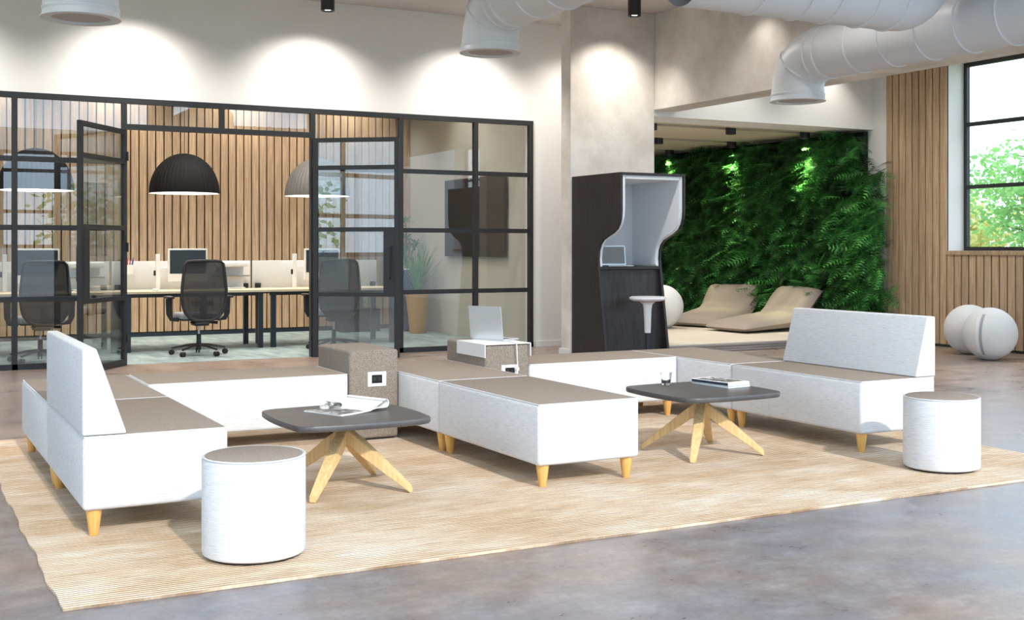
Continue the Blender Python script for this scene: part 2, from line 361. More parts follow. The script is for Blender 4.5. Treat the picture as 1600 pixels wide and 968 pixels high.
# column, header, beam
S('column', B(7.36, 8.59, 12.36, 12.58, 0, CZ, bev=.006, seg=1), 'concrete_wall', label='broad pale concrete column behind the booth')
S('baseboard_column', B(7.335, 7.36, 12.34, 12.59, 0, .07), 'white_plastic')
S('beam', B(8.59, 8.94, 2.5, 12.38, 3.02, CZ, bev=.006, seg=1), 'concrete_wall', label='concrete beam running forward from the column')
S('wall_header', B(8.59, 12.32, 12.38, 12.94, 2.95, CZ), 'white_wall', label='white header above the lounge opening')

# ---------------- glass partition (window_5) and its two doors
GY = 13.6
gp = bpy.data.objects.new('window_5', None); COL.objects.link(gp); gp['kind'] = 'structure'; gp['label'] = 'black framed glass partition of the office'
MX = [-4., -3.2, -2.1, -.95, .15, 1.25, 2.37, 4.53, 5.66, 6.69, 7.49]; HZ = [.745, 1.51, 2.24]; bw = .055
def gbar(n, x0, x1, z0, z1, d=.07): O(n, B(x0, x1, GY-d/2, GY+d/2, z0, z1), 'black_metal', gp, smooth=False)
gbar('top_rail', -4, 7.52, 2.885, 2.945); gbar('bottom_rail', -4, 2.37-bw/2, 0, .06); gbar('bottom_rail', 4.53+bw/2, 7.52, 0, .06)
for x in MX[1:]: gbar('mullion', x-bw/2, x+bw/2, .0, 2.885)
gbar('mullion', 3.45-bw/2, 3.45+bw/2, 2.66, 2.885); gbar('transom', 2.37+bw/2, 4.53-bw/2, 2.60, 2.66)
def pane(x0, x1, z0, z1): O('pane', B(x0, x1, GY-.005, GY+.005, z0, z1), 'pane_glass', gp, smooth=False)
for a, b in zip(MX, MX[1:]):
    if a == 2.37:
        pane(a+bw/2, 3.45-bw/2, 2.66, 2.885); pane(3.45+bw/2, b-bw/2, 2.66, 2.885); continue
    zs = [.06] + HZ + [2.885]
    for h in HZ: gbar('glazing_bar', a+bw/2, b-bw/2, h-bw/2, h+bw/2, .05)
    for i, (h0, h1) in enumerate(zip(zs, zs[1:])):
        pane(a+bw/2, b-bw/2, h0+(bw/2 if i else 0), h1-(bw/2 if i < 3 else 0))
def door(name, hx, ang, label, side):
    r = bpy.data.objects.new(name, None); COL.objects.link(r); r['kind'] = 'structure'; r['label'] = label
    r.location = (hx, GY-.045, 0); r.rotation_euler = (0, 0, ang); W = 1.05
    def q(n, x0, x1, z0, z1, d=.045, mat='black_metal', par=r): return O(n, B(x0, x1, -d/2, d/2, z0, z1), mat, par, smooth=False)
    q('stile', 0, .055, .01, 2.59); q('stile', W-.055, W, .01, 2.59)
    q('rail', .055, W-.055, .01, .07); q('rail', .055, W-.055, 2.54, 2.59)
    for h in HZ: q('rail', .055, W-.055, h-.025, h+.025)
    zs = [.045]+HZ+[2.565]
    for i, (h0, h1) in enumerate(zip(zs, zs[1:])):
        x1 = W-.055-(.13 if i == 1 else 0)
        q('pane', .055, x1, h0+.025, h1-.025, .01, 'pane_glass')
    lp = q('lock_panel', W-.055-.13, W-.055, HZ[0]+.025, HZ[1]-.025, .05)
    hd = new(); sweep(hd, [(W-.10,-.025,.93),(W-.10,-.07,.95),(W-.10,-.07,1.30),(W-.10,-.025,1.32)], .009, 8); O('handle', hd, 'black_metal', lp)
    for z in (.3, 1.3, 2.3): O('hinge', B(-.012, .012, -.012, .04, z-.05, z+.05), 'black_metal', r, smooth=False)
    return r
door('door_1', 2.37, math.atan2(-.82, -.57), 'left black framed glass door leaf, swung wide open', 1)
door('door_2', 4.53, math.atan2(-.61, .79), 'right black framed glass door leaf, folded back beside the opening', -1)

# ================================================================ RUG
bm = new(); nx, ny = 90, 60; X0, X1, Y0, Y1 = .57, 6.33, 4.495, 8.62
vt = []
for j in range(ny+1):
    for i in range(nx+1):
        x = X0+(X1-X0)*i/nx; y = Y0+(Y1-Y0)*j/ny
        ex = .006*math.sin(y*7.3)+.004*math.sin(y*19) if i in (0, nx) else 0
        ey = .003*math.sin(x*6.1)+.002*math.sin(x*23) if j in (0, ny) else 0
        vt.append(bm.verts.new((x+ex, y+ey, .012)))
for j in range(ny):
    for i in range(nx): bm.faces.new((vt[j*(nx+1)+i], vt[j*(nx+1)+i+1], vt[(j+1)*(nx+1)+i+1], vt[(j+1)*(nx+1)+i]))
e = [q for q in bm.edges if len(q.link_faces) == 1]
r_ = bmesh.ops.extrude_edge_only(bm, edges=e)
for v in r_['geom']:
    if isinstance(v, bmesh.types.BMVert): v.co.z = .001
tag(O('rug', bm, 'jute_rug'), 'large ribbed beige jute rug under the white seating', 'rug')

# ================================================================ SEATING
RZ = .012   # rug top
def leg_mesh():
    bm = new(); lathe(bm, [(0, 0), (.019, 0), (.021, .004), (.036, .118), (0, .118)], 12); return me('leg', bm, 'leg_oak', True)
LEG = leg_mesh()
def unit_body(w, d, z0=.118, z1=.446):
    bm = B(-w/2, w/2, -d/2, d/2, z0, z1, bev=.022, seg=3)
    for v in bm.verts:          # flatter, crisper upper rim than the rest
        if v.co.z > z1-.02: v.co.z = min(v.co.z+.004, z1)
    return bm
def seat_unit(name, label, x0, x1, y0, y1, cat='sofa', group='white modular seating units'):
    w, d = x1-x0-.004, y1-y0-.004
    t = T(name, label, cat, ((x0+x1)/2, (y0+y1)/2, RZ), 0, group)
    O('body', unit_body(w, d), 'white_fabric', t)
    O('seat_top', B(-w/2+.012, w/2-.012, -d/2+.012, d/2-.012, .438, .4505, bev=.004, seg=2), 'taupe_fabric', t)
    bm = new(); s = .004
    loop = [(-w/2+.008, -d/2+.008), (w/2-.008, -d/2+.008), (w/2-.008, d/2-.008), (-w/2+.008, d/2-.008)]
    for (a, b), (c, e_) in zip(loop, loop[1:]+loop[:1]): sweep(bm, [(a, b, .446), (c, e_, .446)], s, 6)
    O('piping', bm, 'white_fabric', t)
    for sx in (-1, 1):
        for sy in (-1, 1): O('leg', LEG, None, t, (sx*(w/2-.055), sy*(d/2-.055), 0))
    return t
UA, UB, UC = 5.52, 6.81, 8.10
def backrest(t, x_in, x_top, x_out, y0, y1):
    cx, cy = t.location.x, t.location.y
    bm = new(); pts = [(x_in-cx, .452), (x_out-cx, .452), (x_out-cx, .84), (x_top-cx, .84)]
    if x_in > x_out: pts = pts[::-1]
    prism(bm, [(a, b) for a, b in pts], y0-cy+.003, y1-cy-.003, 'y')
    bmesh.ops.bevel(bm, geom=bm.edges[:], offset=.011, segments=3, affect='EDGES', profile=.5)
    bmesh.ops.recalc_face_normals(bm, faces=bm.faces[:])
    O('backrest', bm, 'white_fabric', t)
u = seat_unit('sofa_unit', 'front left white sofa unit with wedge backrest and taupe seat', .785, 1.435, UA, UB)
backrest(u, .977, .845, .785, UA, UB)
seat_unit('sofa_unit', 'white bench unit at the back left corner, behind the left backrest', .785, 1.435, UB, UC)
seat_unit('sofa_unit', 'white bench unit running crosswise behind the table with the magazine', 1.435, 2.735, 7.45, UC)
seat_unit('sofa_unit', 'white backless bench unit at front centre between the two tables', 3.09, 3.74, UA, UB)
seat_unit('sofa_unit', 'white bench unit behind the front centre bench, between both taupe dividers', 3.09, 3.74, UB, UC)
seat_unit('sofa_unit', 'white bench unit running crosswise behind the table with the water glass', 4.095, 5.395, 7.45, UC)
seat_unit('sofa_unit', 'white bench unit at the back right corner, behind the right backrest', 5.395, 6.045, UB, UC)
u = seat_unit('sofa_unit', 'front right white sofa unit with wedge backrest, beside the right pouf', 5.395, 6.045, UA, UB)
backrest(u, 5.87, 5.975, 6.045, UA, UB)
def divider(x0, x1, label):
    t = T('divider', label, 'divider', ((x0+x1)/2, 7.775, RZ), 0, 'taupe power dividers')
    w = x1-x0-.006
    O('body', B(-w/2, w/2, -.325, .322, .012, .601, bev=.018, seg=3), 'divider_fabric', t)
    O('base', B(-w/2+.02, w/2-.02, -.30, .30, 0, .013), 'black_plastic', t, smooth=False)
    cx = .018; 
    p = O('power_outlet', B(cx-.066, cx+.066, -.332, -.325, .358, .456, bev=.003), 'white_plastic', t, smooth=False)
    O('socket', B(cx-.038, cx+.036, -.3335, -.3315, .380, .436), 'socket_black', p, smooth=False)
    for i in range(2): O('port', B(cx-.030+i*.034, cx-.006+i*.034, -.3345, -.333, .395, .421, bev=.0007, seg=1), 'black_plastic', p, smooth=False)
    return t
divider(2.735, 3.09, 'taupe fabric box divider with white outlet, behind the magazine table')
divider(3.74, 4.095, 'taupe fabric box divider carrying the white tray and laptop')
def pouf(x, y, label):
    t = T('pouf', label, 'pouf', (x, y, RZ), 0, 'round white poufs'); r = .214
    bm = new(); lathe(bm, [(0, .012), (r-.012, .012), (r-.003, .018), (r, .03), (r, .405), (r-.004, .415), (r-.012, .419), (0, .419)], 64); O('body', bm, 'white_fabric', t)
    bm = new(); lathe(bm, [(0, .415), (r-.014, .415), (r-.012, .420), (r-.018, .4235), (0, .4235)], 64); O('top', bm, 'taupe_fabric', t)
    bm = new(); lathe(bm, [(r-.003-.004*math.cos(a), .418+.004*math.sin(a)) for a in [i*PI/4 for i in range(9)]], 64); O('piping', bm, 'white_fabric', t)
    bm = new(); lathe(bm, [(0, 0), (r-.03, 0), (r-.03, .013), (0, .013)], 48); O('base', bm, 'black_plastic', t)
    return t
pouf(1.385, 4.92, 'round white pouf at left, in front of the left sofa')
pouf(5.465, 4.95, 'round white pouf at right, in front of the right sofa')

# ================================================================ COFFEE TABLES
def sq_outline(h, r=.11, bulge=.035, n=10):
    pts = []
    for q in range(4):
        a0 = q*PI/2 - PI/2 + 0
        # edge from corner q-1 to corner q, bulging outward
        for i in range(n):
            s = -1 + 2*(i+.5)/n; e_ = h*(.76)*s; o = h + bulge*(1-(e_/h)**2) - bulge
            c, sn = math.cos(a0), math.sin(a0); px, py = o, e_; pts.append((px*c-py*sn, px*sn+py*c))
        for i in range(1, 8):
            ph = PI/2*i/8; e0 = h*.76*(1-1/n); hh = h - bulge*(e0/h)**2
            rr = hh-e0; px = e0+rr*math.cos(ph); py = e0+rr*math.sin(ph)
            c, sn = math.cos(a0), math.sin(a0); pts.append((px*c-py*sn, px*sn+py*c))
    return pts
def coffee_table(x, y, label):
    t = T('coffee_table', label, 'table', (x, y, RZ), 0, 'low dark topped coffee tables')
    ol = sq_outline(.388)
    bm = new(); levels = [(.965, .366), (.99, .369), (1., .376), (1., .394), (.994, .398)]
    rings = [[bm.verts.new((px*s, py*s, z)) for px, py in ol] for s, z in levels]; n = len(ol)
    for a, b in zip(rings, rings[1:]):
        for i in range(n): bm.faces.new((a[i], a[(i+1) % n], b[(i+1) % n], b[i]))
    bm.faces.new(rings[0][::-1]); bm.faces.new(rings[-1]); bmesh.ops.recalc_face_normals(bm, faces=bm.faces[:])
    O('tabletop', bm, 'dark_top', t)
    bm = new(); lathe(bm, [(0, .338), (.036, .338), (.036, .345), (.028, .35), (.028, .362), (.05, .366), (.05, .371), (0, .371)], 20); O('hub', bm, 'chrome', t)
    for k in range(4):
        a = PI/4+k*PI/2; r1 = .385
        bm = new(); secs = []
        for s, ww, hh in ((0, .052, .075), (.25, .062, .082), (.5, .056, .066), (.8, .046, .046), (1, .038, .034)):
            rr = .018+(r1-.018)*s; z = .288*(1-s)+.017*s
            secs.append([bm.verts.new((rr+dx*.0, dy*ww/2, max(0.0, z+dz*hh/2))) for dx, dy, dz in ((0,-1,-1),(0,1,-1),(0,1,1),(0,-1,1))])
        secs[-1][2].co.x -= .004; secs[-1][3].co.x -= .004
        for p, q in zip(secs, secs[1:]):
            for i in range(4): bm.faces.new((p[i], p[(i+1) % 4], q[(i+1) % 4], q[i]))
        bm.faces.new(secs[0][::-1]); bm.faces.new(secs[-1]); bmesh.ops.recalc_face_normals(bm, faces=bm.faces[:])
        bmesh.ops.bevel(bm, geom=[e_ for e_ in bm.edges if len(e_.link_faces) == 2], offset=.004, segments=2, affect='EDGES')
        O('leg', bm, 'table_leg_oak', t, (0, 0, 0), a)
    return t
coffee_table(2.19, 6.03, 'low dark topped table with oak star legs, magazine on it')
coffee_table(4.55, 6.03, 'low dark topped table with oak star legs, glass and books on it')
TZ = RZ+.398
# magazine: open, right half curling over into a roll
t = T('magazine', 'open black and white magazine with curled pages on the left table', 'magazine', (2.16, 5.955, TZ+.0005), R(24))
def strip(prof, w0, w1, th=.0012, n=1):
    bm = new(); up = []; dn = []
    for k, (a, z) in enumerate(prof):
        p0 = Vector(prof[max(k-1, 0)]); p1 = Vector(prof[min(k+1, len(prof)-1)]); d = (p1-p0).normalized(); nx_, nz = -d.y*th, d.x*th
        up.append([bm.verts.new((a+nx_, w, z+nz)) for w in (w0, w1)]); dn.append([bm.verts.new((a, w, z)) for w in (w0, w1)])
    for k in range(len(prof)-1):
        bm.faces.new((up[k][0], up[k+1][0], up[k+1][1], up[k][1])); bm.faces.new((dn[k][0], dn[k][1], dn[k+1][1], dn[k+1][0]))
        bm.faces.new((up[k][0], dn[k][0], dn[k+1][0], up[k+1][0])); bm.faces.new((up[k][1], up[k+1][1], dn[k+1][1], dn[k][1]))
    for k in (0, -1): bm.faces.new((up[k][0], up[k][1], dn[k][1], dn[k][0]))
    bmesh.ops.recalc_face_normals(bm, faces=bm.faces[:]); return bm
flat = [(x/100, .001+.004*math.sin(PI*x/21)) for x in range(-2, 20)]
O('page_block', strip([(-.02, .0), (.06, .0), (.12, .001), (.19, .004)], 0, .29, .005), 'paper', t)
O('printed_page', strip([(a-.001, z+.0045) for a, z in flat[:-3]], .02, .275, .0006), 'photo_print', t)
roll = [(.19, .004), (.22, .011), (.25, .014), (.29, .012), (.315, .012)]
cxr, czr, rr = .315, .035, .024
roll += [(cxr+rr*math.sin(a), czr-rr*math.cos(a)) for a in [i*PI/8 for i in range(1, 11)]]
O('rolled_page', strip(roll, .0, .29, .0025), 'paper', t)
roll2 = [(.20, .006), (.23, .016), (.26, .026), (.29, .038), (.31, .050), (.325, .056)]
O('curled_page', strip(roll2, .01, .285, .001), 'paper', t)
bm = new(); c2 = [(.10, .008), (.11, .02), (.13, .032), (.155, .037), (.18, .032), (.19, .020), (.18, .012)]
O('folded_leaflet', strip(c2, .215, .30, .0012), 'photo_print', t)
# books and glass on right table
t = T('book', 'thick coffee table book with white cover and navy page block', 'book', (4.72, 5.985, TZ+.0125), R(8))
O('page_block', B(.004, .186, .004, .326, .0015, .019), 'navy_book', t, smooth=False)
O('front_cover', B(0, .19, 0, .33, .019, .0215, bev=.0008, seg=1), 'paper', t, smooth=False); O('back_cover', B(0, .19, 0, .33, -.0005, .0015), 'paper', t, smooth=False)
O('cover_photo', B(.012, .178, .03, .30, .0215, .022), 'photo_print', t, smooth=False); O('spine', B(.0, .19, -.003, 0, 0, .021), 'paper', t, smooth=False)
t = T('book', 'thin pale blue book lying beneath the thick white one', 'book', (4.722, 5.98, TZ), R(7))
O('page_block', B(.002, .192, .002, .332, .0015, .009), 'paper', t, smooth=False)
O('cover', B(0, .195, 0, .335, .009, .0115), 'blue_print', t, smooth=False); O('cover', B(0, .195, 0, .335, 0, .0015), 'blue_print', t, smooth=False)
t = T('drinking_glass', 'small clear tumbler with dark drink on the right table', 'glass', (4.49, 6.33, TZ))
bm = new(); lathe(bm, [(0, 0), (.027, 0), (.029, .003), (.037, .078), (.0375, .08), (.036, .08), (.0345, .076), (.0275, .012), (0, .010)], 32); O('glass_body', bm, 'clear_glass', t)
bm = new(); lathe(bm, [(0, .0105), (.0265, .0125), (.0288, .030), (0, .030)], 32); O('drink', bm, 'smoke_liquid', t)

# tray, laptop, cable on right divider
DZ = RZ+.601
t = T('laptop_tray', 'folded white metal tray draped over the right divider', 'tray', (3.9175, 7.66, DZ))
O('shelf', B(-.185, .185, -.225, .235, .0, .006, bev=.002), 'white_plastic', t, smooth=False)
for s in (-1, 1): O('side_flap', B(*sorted((s*.179, s*.185)), -.225, .235, -.088, .001), 'white_plastic', t, smooth=False)
def laptop(name, label, loc, rz, w=.31, d=.21, h=.235, lean=.035, g=None):
    """base toward -y, lid at y=0 leaning to +y; screen faces -y"""
    t = T(name, label, 'laptop', loc, rz, g)
    b_ = O('base', B(-w/2, w/2, -d, 0, 0, .012, bev=.003), 'silver', t, smooth=False)
    O('keyboard', B(-w*.42, w*.42, -d*.55, -.02, .012, .0135), 'black_plastic', b_, smooth=False); O('trackpad', B(-.045, .045, -d*.92, -d*.62, .012, .0126), 'white_plastic', b_, smooth=False)
    def slab(x0, x1, a, b, y0, y1):
        bm = new(); vs = box(bm, x0, x1, y0, y1, a, b)
        for v in vs: v.co.y += lean*(v.co.z-.012)/h
        return bm
    l_ = O('lid', slab(-w/2, w/2, .012, h, -.001, .006), 'silver', t, smooth=False)
    O('display', slab(-w/2+.014, w/2-.014, .03, h-.014, -.0022, -.001), 'screen_grey' if 'screen_grey' in MATS else 'screen_dark', l_, smooth=False)
    return t
plain('screen_grey', (.20,.20,.19), .3)
# lid bottom edge from (3.868,7.945) to (3.994,7.673), base reaching to +x
laptop('laptop', 'open silver laptop on the white tray of the right divider', (3.921, 7.775, DZ+.0065), math.atan2(.907, -.42) + 0.0, .30, .19, .25, .03)
t = T('charging_cable', 'white charging cable from the laptop down to the outlet', 'cable', (3.98, 7.43, .4))
bm = new(); sweep(bm, [(0.01, .20, DZ-.4+.012), (.0, .08, DZ-.4+.011), (-.005, .0, DZ-.4+.012), (-.004, -.012, DZ-.4+.0), (.0, -.011, .14), (.004, -.012, .07), (.0, -.02, .045)], .0035, 6); O('cord', bm, 'cable_white', t)
O('plug', B(-.012, .012, -.022, -.003, .028, .05, bev=.003), 'cable_white', t)

# ================================================================ BALLS
def ball(x, y, z, r, ang, label):
    t = T('exercise_ball', label, 'ball', (x, y, z), R(ang), 'fabric covered sitting balls')
    bm = new(); bmesh.ops.create_uvsphere(bm, u_segments=48, v_segments=32, radius=r)
    for v in bm.verts:
        v.co.z += r
        if v.co.z < .03: v.co.z = .03*(v.co.z/.03)**2 if v.co.z > 0 else 0
    O('cover', bm, 'ball_fabric', t)
    def meridian(off, w, mat, nm, k=1.006, a0=-70, a1=70):
        bm = new(); prev = None
        for i in range(41):
            a = R(a0+(a1-a0)*i/40); c = math.sqrt(max(r*r-off*off, 0))*k
            row = []
            for s in (-w/2, w/2):
                rr = math.sqrt(r*r-(off+s)**2)
                row.append([bm.verts.new((off+s, -rr*q*math.cos(a), r+rr*q*math.sin(a))) for q in (.99, k)])
            if prev:
                bm.faces.new((prev[0][1], prev[1][1], row[1][1], row[0][1])); bm.faces.new((prev[0][0], prev[0][1], row[0][1], row[0][0])); bm.faces.new((prev[1][0], row[1][0], row[1][1], prev[1][1]))
            prev = row
        bmesh.ops.recalc_face_normals(bm, faces=bm.faces[:]); O(nm, bm, mat, t)
    meridian(-.03, .03, 'white_strap', 'handle_strap', 1.02, -42, 42); meridian(.012, .03, 'grey_strap', 'zip_band', 1.008, -50, 50)
    return t
ball(11.33, 9.55, 0, .302, -72, 'pale grey sitting ball with a white strap, nearer of the two by the slat wall')
ball(11.74, 10.2, 0, .300, 60, 'pale grey sitting ball half hidden behind the other by the slat wall')
ball(10.17, 14.45, .107, .32, -50, 'pale sitting ball on the platform beside the left beanbag')

# ================================================================ BEANBAGS
def beanbag(y0, y1, x0, label, seed, rz=0., sx=1.):
    t = T('floor_cushion', label, 'beanbag', (x0, (y0+y1)/2, .108), R(rz), 'taupe lounging cushions')
    W = (y1-y0); rnd = random.Random(seed)
    path = [(0, .06), (.15, .075), (.4, .10), (.62, .12), (.78, .14), (.90, .24), (.98, .36), (1.07, .49), (1.14, .57)]; path = [(a*sx, b) for a, b in path]
    n = 36; m = 26; bm = new(); top = []; bot = []
    def at(s):
        f = s*(len(path)-1); i = min(int(f), len(path)-2); q = f-i
        return Vector(path[i]).lerp(Vector(path[i+1]), q)
    for i in range(n+1):
        s = i/n; p = at(s); d = (at(min(1, s+.06))-at(max(0, s-.06))).normalized(); nr = Vector((-d.y, d.x))
        rt, rb = [], []
        for j in range(m+1):
            q = -1+2*j/m
            e_ = max(0, 1-abs(q)**5)**.5 * max(0., 1-abs(2*s-1)**9)**.5
            pinch = 1-.06*(1-abs(2*s-1))
            wr = .008*math.sin(9*s+3*q+seed)+.006*math.sin(17*s*q+seed*2)
            th = (.08+.055*min(1, s/.5))*e_
            yy = q*W/2*pinch
            a = p+nr*(th+wr*e_); b_ = p-nr*th*.75
            rt.append((a.x, yy, a.y)); rb.append((b_.x, yy, max(b_.y, .0)))
        top.append(rt); bot.append(rb)
    vt_ = [[bm.verts.new(c) for c in r__] for r__ in top]; vb = [[bm.verts.new(c) for c in r__] for r__ in bot]
    for i in range(n):
        for j in range(m):
            bm.faces.new((vt_[i][j], vt_[i+1][j], vt_[i+1][j+1], vt_[i][j+1])); bm.faces.new((vb[i][j], vb[i][j+1], vb[i+1][j+1], vb[i+1][j]))
    for j in range(m):
        bm.faces.new((vt_[0][j], vt_[0][j+1], vb[0][j+1], vb[0][j])); bm.faces.new((vt_[n][j+1], vt_[n][j], vb[n][j], vb[n][j+1]))
    for i in range(n):
        bm.faces.new((vt_[i+1][0], vt_[i][0], vb[i][0], vb[i+1][0])); bm.faces.new((vt_[i][m], vt_[i+1][m], vb[i+1][m], vb[i][m]))
    bmesh.ops.remove_doubles(bm, verts=bm.verts[:], dist=.0005); bmesh.ops.recalc_face_normals(bm, faces=bm.faces[:])
    O('cushion_body', bm, 'bean_fabric', t)
    for sgn in (-1, 1):
        bm = new(); pts = [(at(i/20).x, sgn*W/2*(1-.06*(1-abs(2*i/20-1))), max(.008, at(i/20).y)) for i in range(21)]
        sweep(bm, pts, .007, 6); O('seam', bm, 'taupe_fabric', t)
    return t
beanbag(13.98, 15.0, 10.66, 'left taupe lounging cushion, nearer the booth', 1, 17, 1.16)
beanbag(12.93, 13.82, 10.48, 'right taupe lounging cushion, just behind the right sofa backrest', 5, 2, 1.28)

# ================================================================ LIVING WALL
def frond(seed, L=.36, pairs=13):
    rnd = random.Random(seed); vs = []; fs = []
    bend = rnd.uniform(.5, 1.1); pts = []
    for i in range(pairs+1):
        s = i/pairs; pts.append(Vector((0, L*s*math.cos(bend*s*.6), L*(.12*s - .55*bend*s*s*.9))))
    for i in range(pairs):
        p, q = pts[i], pts[i+1]; s = (i+.5)/pairs; l = L*.34*(math.sin(PI*(s*.86+.10))**.8)
        d = (q-p).normalized(); up = Vector((0, -d.z, d.y))
        for sg in (-1, 1):
            k = len(vs); ln = l*rnd.uniform(.85, 1.1)
            tip = p+Vector((sg*ln, d.y*ln*.45, d.z*ln*.45)) - up*ln*.18
            mid = p.lerp(tip, .5)+d*L*.026+up*.004
            vs += [p, mid, tip, p+d*L/pairs*.55]; fs += [(k, k+3, k+1), (k+1, k+3, k+2)]
    k = len(vs); vs += [pts[0]+Vector((-.003, 0, 0)), pts[0]+Vector((.003, 0, 0)), pts[len(pts)//2]+Vector((.002, 0, 0)), pts[len(pts)//2]-Vector((.002, 0, 0)), pts[-1]]
    fs += [(k, k+1, k+2), (k, k+2, k+3), (k+3, k+2, k+4)]
    return vs, fs
FR = [frond(s, .32+.045*s, 10) for s in range(5)]
FM = []
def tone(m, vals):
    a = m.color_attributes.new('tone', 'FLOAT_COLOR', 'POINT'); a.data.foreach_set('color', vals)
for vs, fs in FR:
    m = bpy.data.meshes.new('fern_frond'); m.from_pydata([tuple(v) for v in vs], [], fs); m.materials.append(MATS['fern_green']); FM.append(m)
    tone(m, [2.0, 1.9, 1.6, 1.]*len(vs))  # protruding fronds coloured brighter, as if catching the light
lw = T('living_wall', 'tall green wall of dense ferns behind the beanbags', 'plant wall', (12.2, 15.0, .107))
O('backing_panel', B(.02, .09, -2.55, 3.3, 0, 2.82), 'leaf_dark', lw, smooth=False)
rnd = random.Random(3); items = []
for i in range(5200):
    y = rnd.uniform(12.03, 18.2) if i > 260 else rnd.uniform(12.0, 12.3); z = rnd.uniform(.10, 2.80)
    if y < 12.6 and z > 2.3: y += .5
    bulge = .10+.09*math.sin(y*2.3+z*1.2)*math.sin(z*2.7+1)+.05*math.sin(y*6.1+z*4)
    x = 12.19 - rnd.random()**1.3*bulge
    if z > 2.55: x = 12.19-rnd.random()*.08
    head = Matrix.Rotation(R(105)+rnd.gauss(0, .6), 4, 'Z'); pitch = Matrix.Rotation(rnd.uniform(-.9, .35), 4, 'X'); rl = Matrix.Rotation(rnd.gauss(0, .5), 4, 'Y')
    sc = rnd.uniform(.6, 1.25)
    items.append((Matrix.Translation((x-12.2, y-15., z)) @ head @ pitch @ rl @ Matrix.Scale(sc, 4), rnd.randrange(5), x, sc, y))
items.sort(key=lambda q: (q[2]+.02*(q[4]-12)-.15*q[3]))
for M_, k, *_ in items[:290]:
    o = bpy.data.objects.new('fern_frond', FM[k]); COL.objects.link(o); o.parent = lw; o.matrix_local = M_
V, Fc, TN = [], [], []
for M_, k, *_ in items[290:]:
    b0 = len(V); vs, fs = FR[k]; V += [tuple(M_ @ v) for v in vs]; q = rnd.choice((.25, .35, .5, .8, 1.2, 1.9)); TN += [q*1.05, q, q*.9, 1.]*len(vs); Fc += [tuple(a+b0 for a in f) for f in fs]  # random tones, mostly darker: shade of the depth put into the colour
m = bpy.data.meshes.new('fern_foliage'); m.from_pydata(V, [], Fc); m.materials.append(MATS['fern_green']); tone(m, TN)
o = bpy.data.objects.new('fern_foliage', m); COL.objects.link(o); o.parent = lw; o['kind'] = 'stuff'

# ================================================================ LAMPS IN LOUNGE
def downlight(x, y, z, r, h, label, group, name='spotlight', ring=True):
    t = T(name, label, 'spotlight', (x, y, z), 0, group)
    bm = new(); lathe(bm, [(0, -h+.02), (r-.014, -h+.02), (r-.010, -h), (r, -h), (r, 0), (0, 0)], 28); O('housing', bm, 'black_metal', t)
    bm = new(); lathe(bm, [(0, -h+.012), (r*.45, -h+.012), (r*.45, -h+.019), (0, -h+.019)], 20); O('lens', bm, 'bulb', t)
    return t
LS = [(9.13, 13.2), (10.46, 13.2), (11.80, 13.2), (10.45, 14.93), (11.85, 14.93), (9.15, 14.93), (11.90, 16.68), (10.45, 16.68)]
nm = ['black slot spotlight next to the column edge in the front slot', 'black slot spotlight in the middle of the front slot', 'black slot spotlight at the right end of the front slot', 'black slot spotlight at the left of the second slot', 'black slot spotlight over the ferns in the second slot', 'slot spotlight of the second slot, hidden by the column', 'black slot spotlight over the ferns in the rear slot, above the booth', 'slot spotlight of the rear slot, hidden by the column']
for (x, y), l in zip(LS, nm):
    downlight(x, y, 3.02, .072, .15, l, 'lounge slot spotlights')
    if x > 11.5: spot((x-.03, y, 2.855), (x+.12, y, 0), 330, 50, .9, (.92, 1., .55))
    else: spot((x, y, 2.86), (x, y, 0), 80, 120, .9)
# main hall downlights
for x, l in ((4.48, 'black cylinder ceiling spotlight in front of the white wall'), (.36, None), (2.42, None), (6.55, None), (8.05, None)):  # last one, behind the column, is added to brighten the wall there
    downlight(x, 12.9, CZ, .078, .25, l or {.36: 'black cylinder ceiling spotlight above the left end of the glass partition', 2.42: 'black cylinder ceiling spotlight above the left glass door', 6.55: 'black cylinder ceiling spotlight hidden behind the central duct', 8.05: 'added black cylinder fill light hidden behind the concrete column'}[x], 'hall ceiling spotlights')
    spot((x, 12.86, 3.96), (x, 13.6, 1.7), 165 if x < 7 else 65, 128, 1.)
downlight(7.9, 11.78, CZ, .078, .19, 'black cylinder ceiling spotlight in front of the concrete column', 'hall ceiling spotlights')
spot((7.9, 11.76, 4.02), (7.9, 12.36, 2.2), 115, 112, 1.)
spot((9.7, 11.9, 4.05), (9.7, 12.38, 2.0), 45, 95, .8); spot((11.4, 11.9, 4.05), (11.4, 12.38, 2.0), 45, 95, .8)
spot((8.2, 10.2, 4.05), (8.55, 10.3, 2.6), 20, 95, .8)

k = 0
for yy in (4.6, 7.4, 10.2):  # unseen downlight rows, added as fill for the darker back of the hall
    for xx, pos in ((.2, 'left'), (2.9, 'left centre'), (6.7, 'right centre'), (10.5, 'right')):
        row = {4.6: 'front', 7.4: 'middle', 10.2: 'rear'}[yy]
        downlight(xx, yy, CZ, .078, .25, 'added unseen black cylinder fill light above the seating, %s row, %s' % (row, pos), 'hall ceiling spotlights')
        spot((xx, yy, 3.96), (xx, yy, 0), {4.6: 15, 7.4: 50, 10.2: 240}[yy], 165, 1., (1, .96, .92), .08)
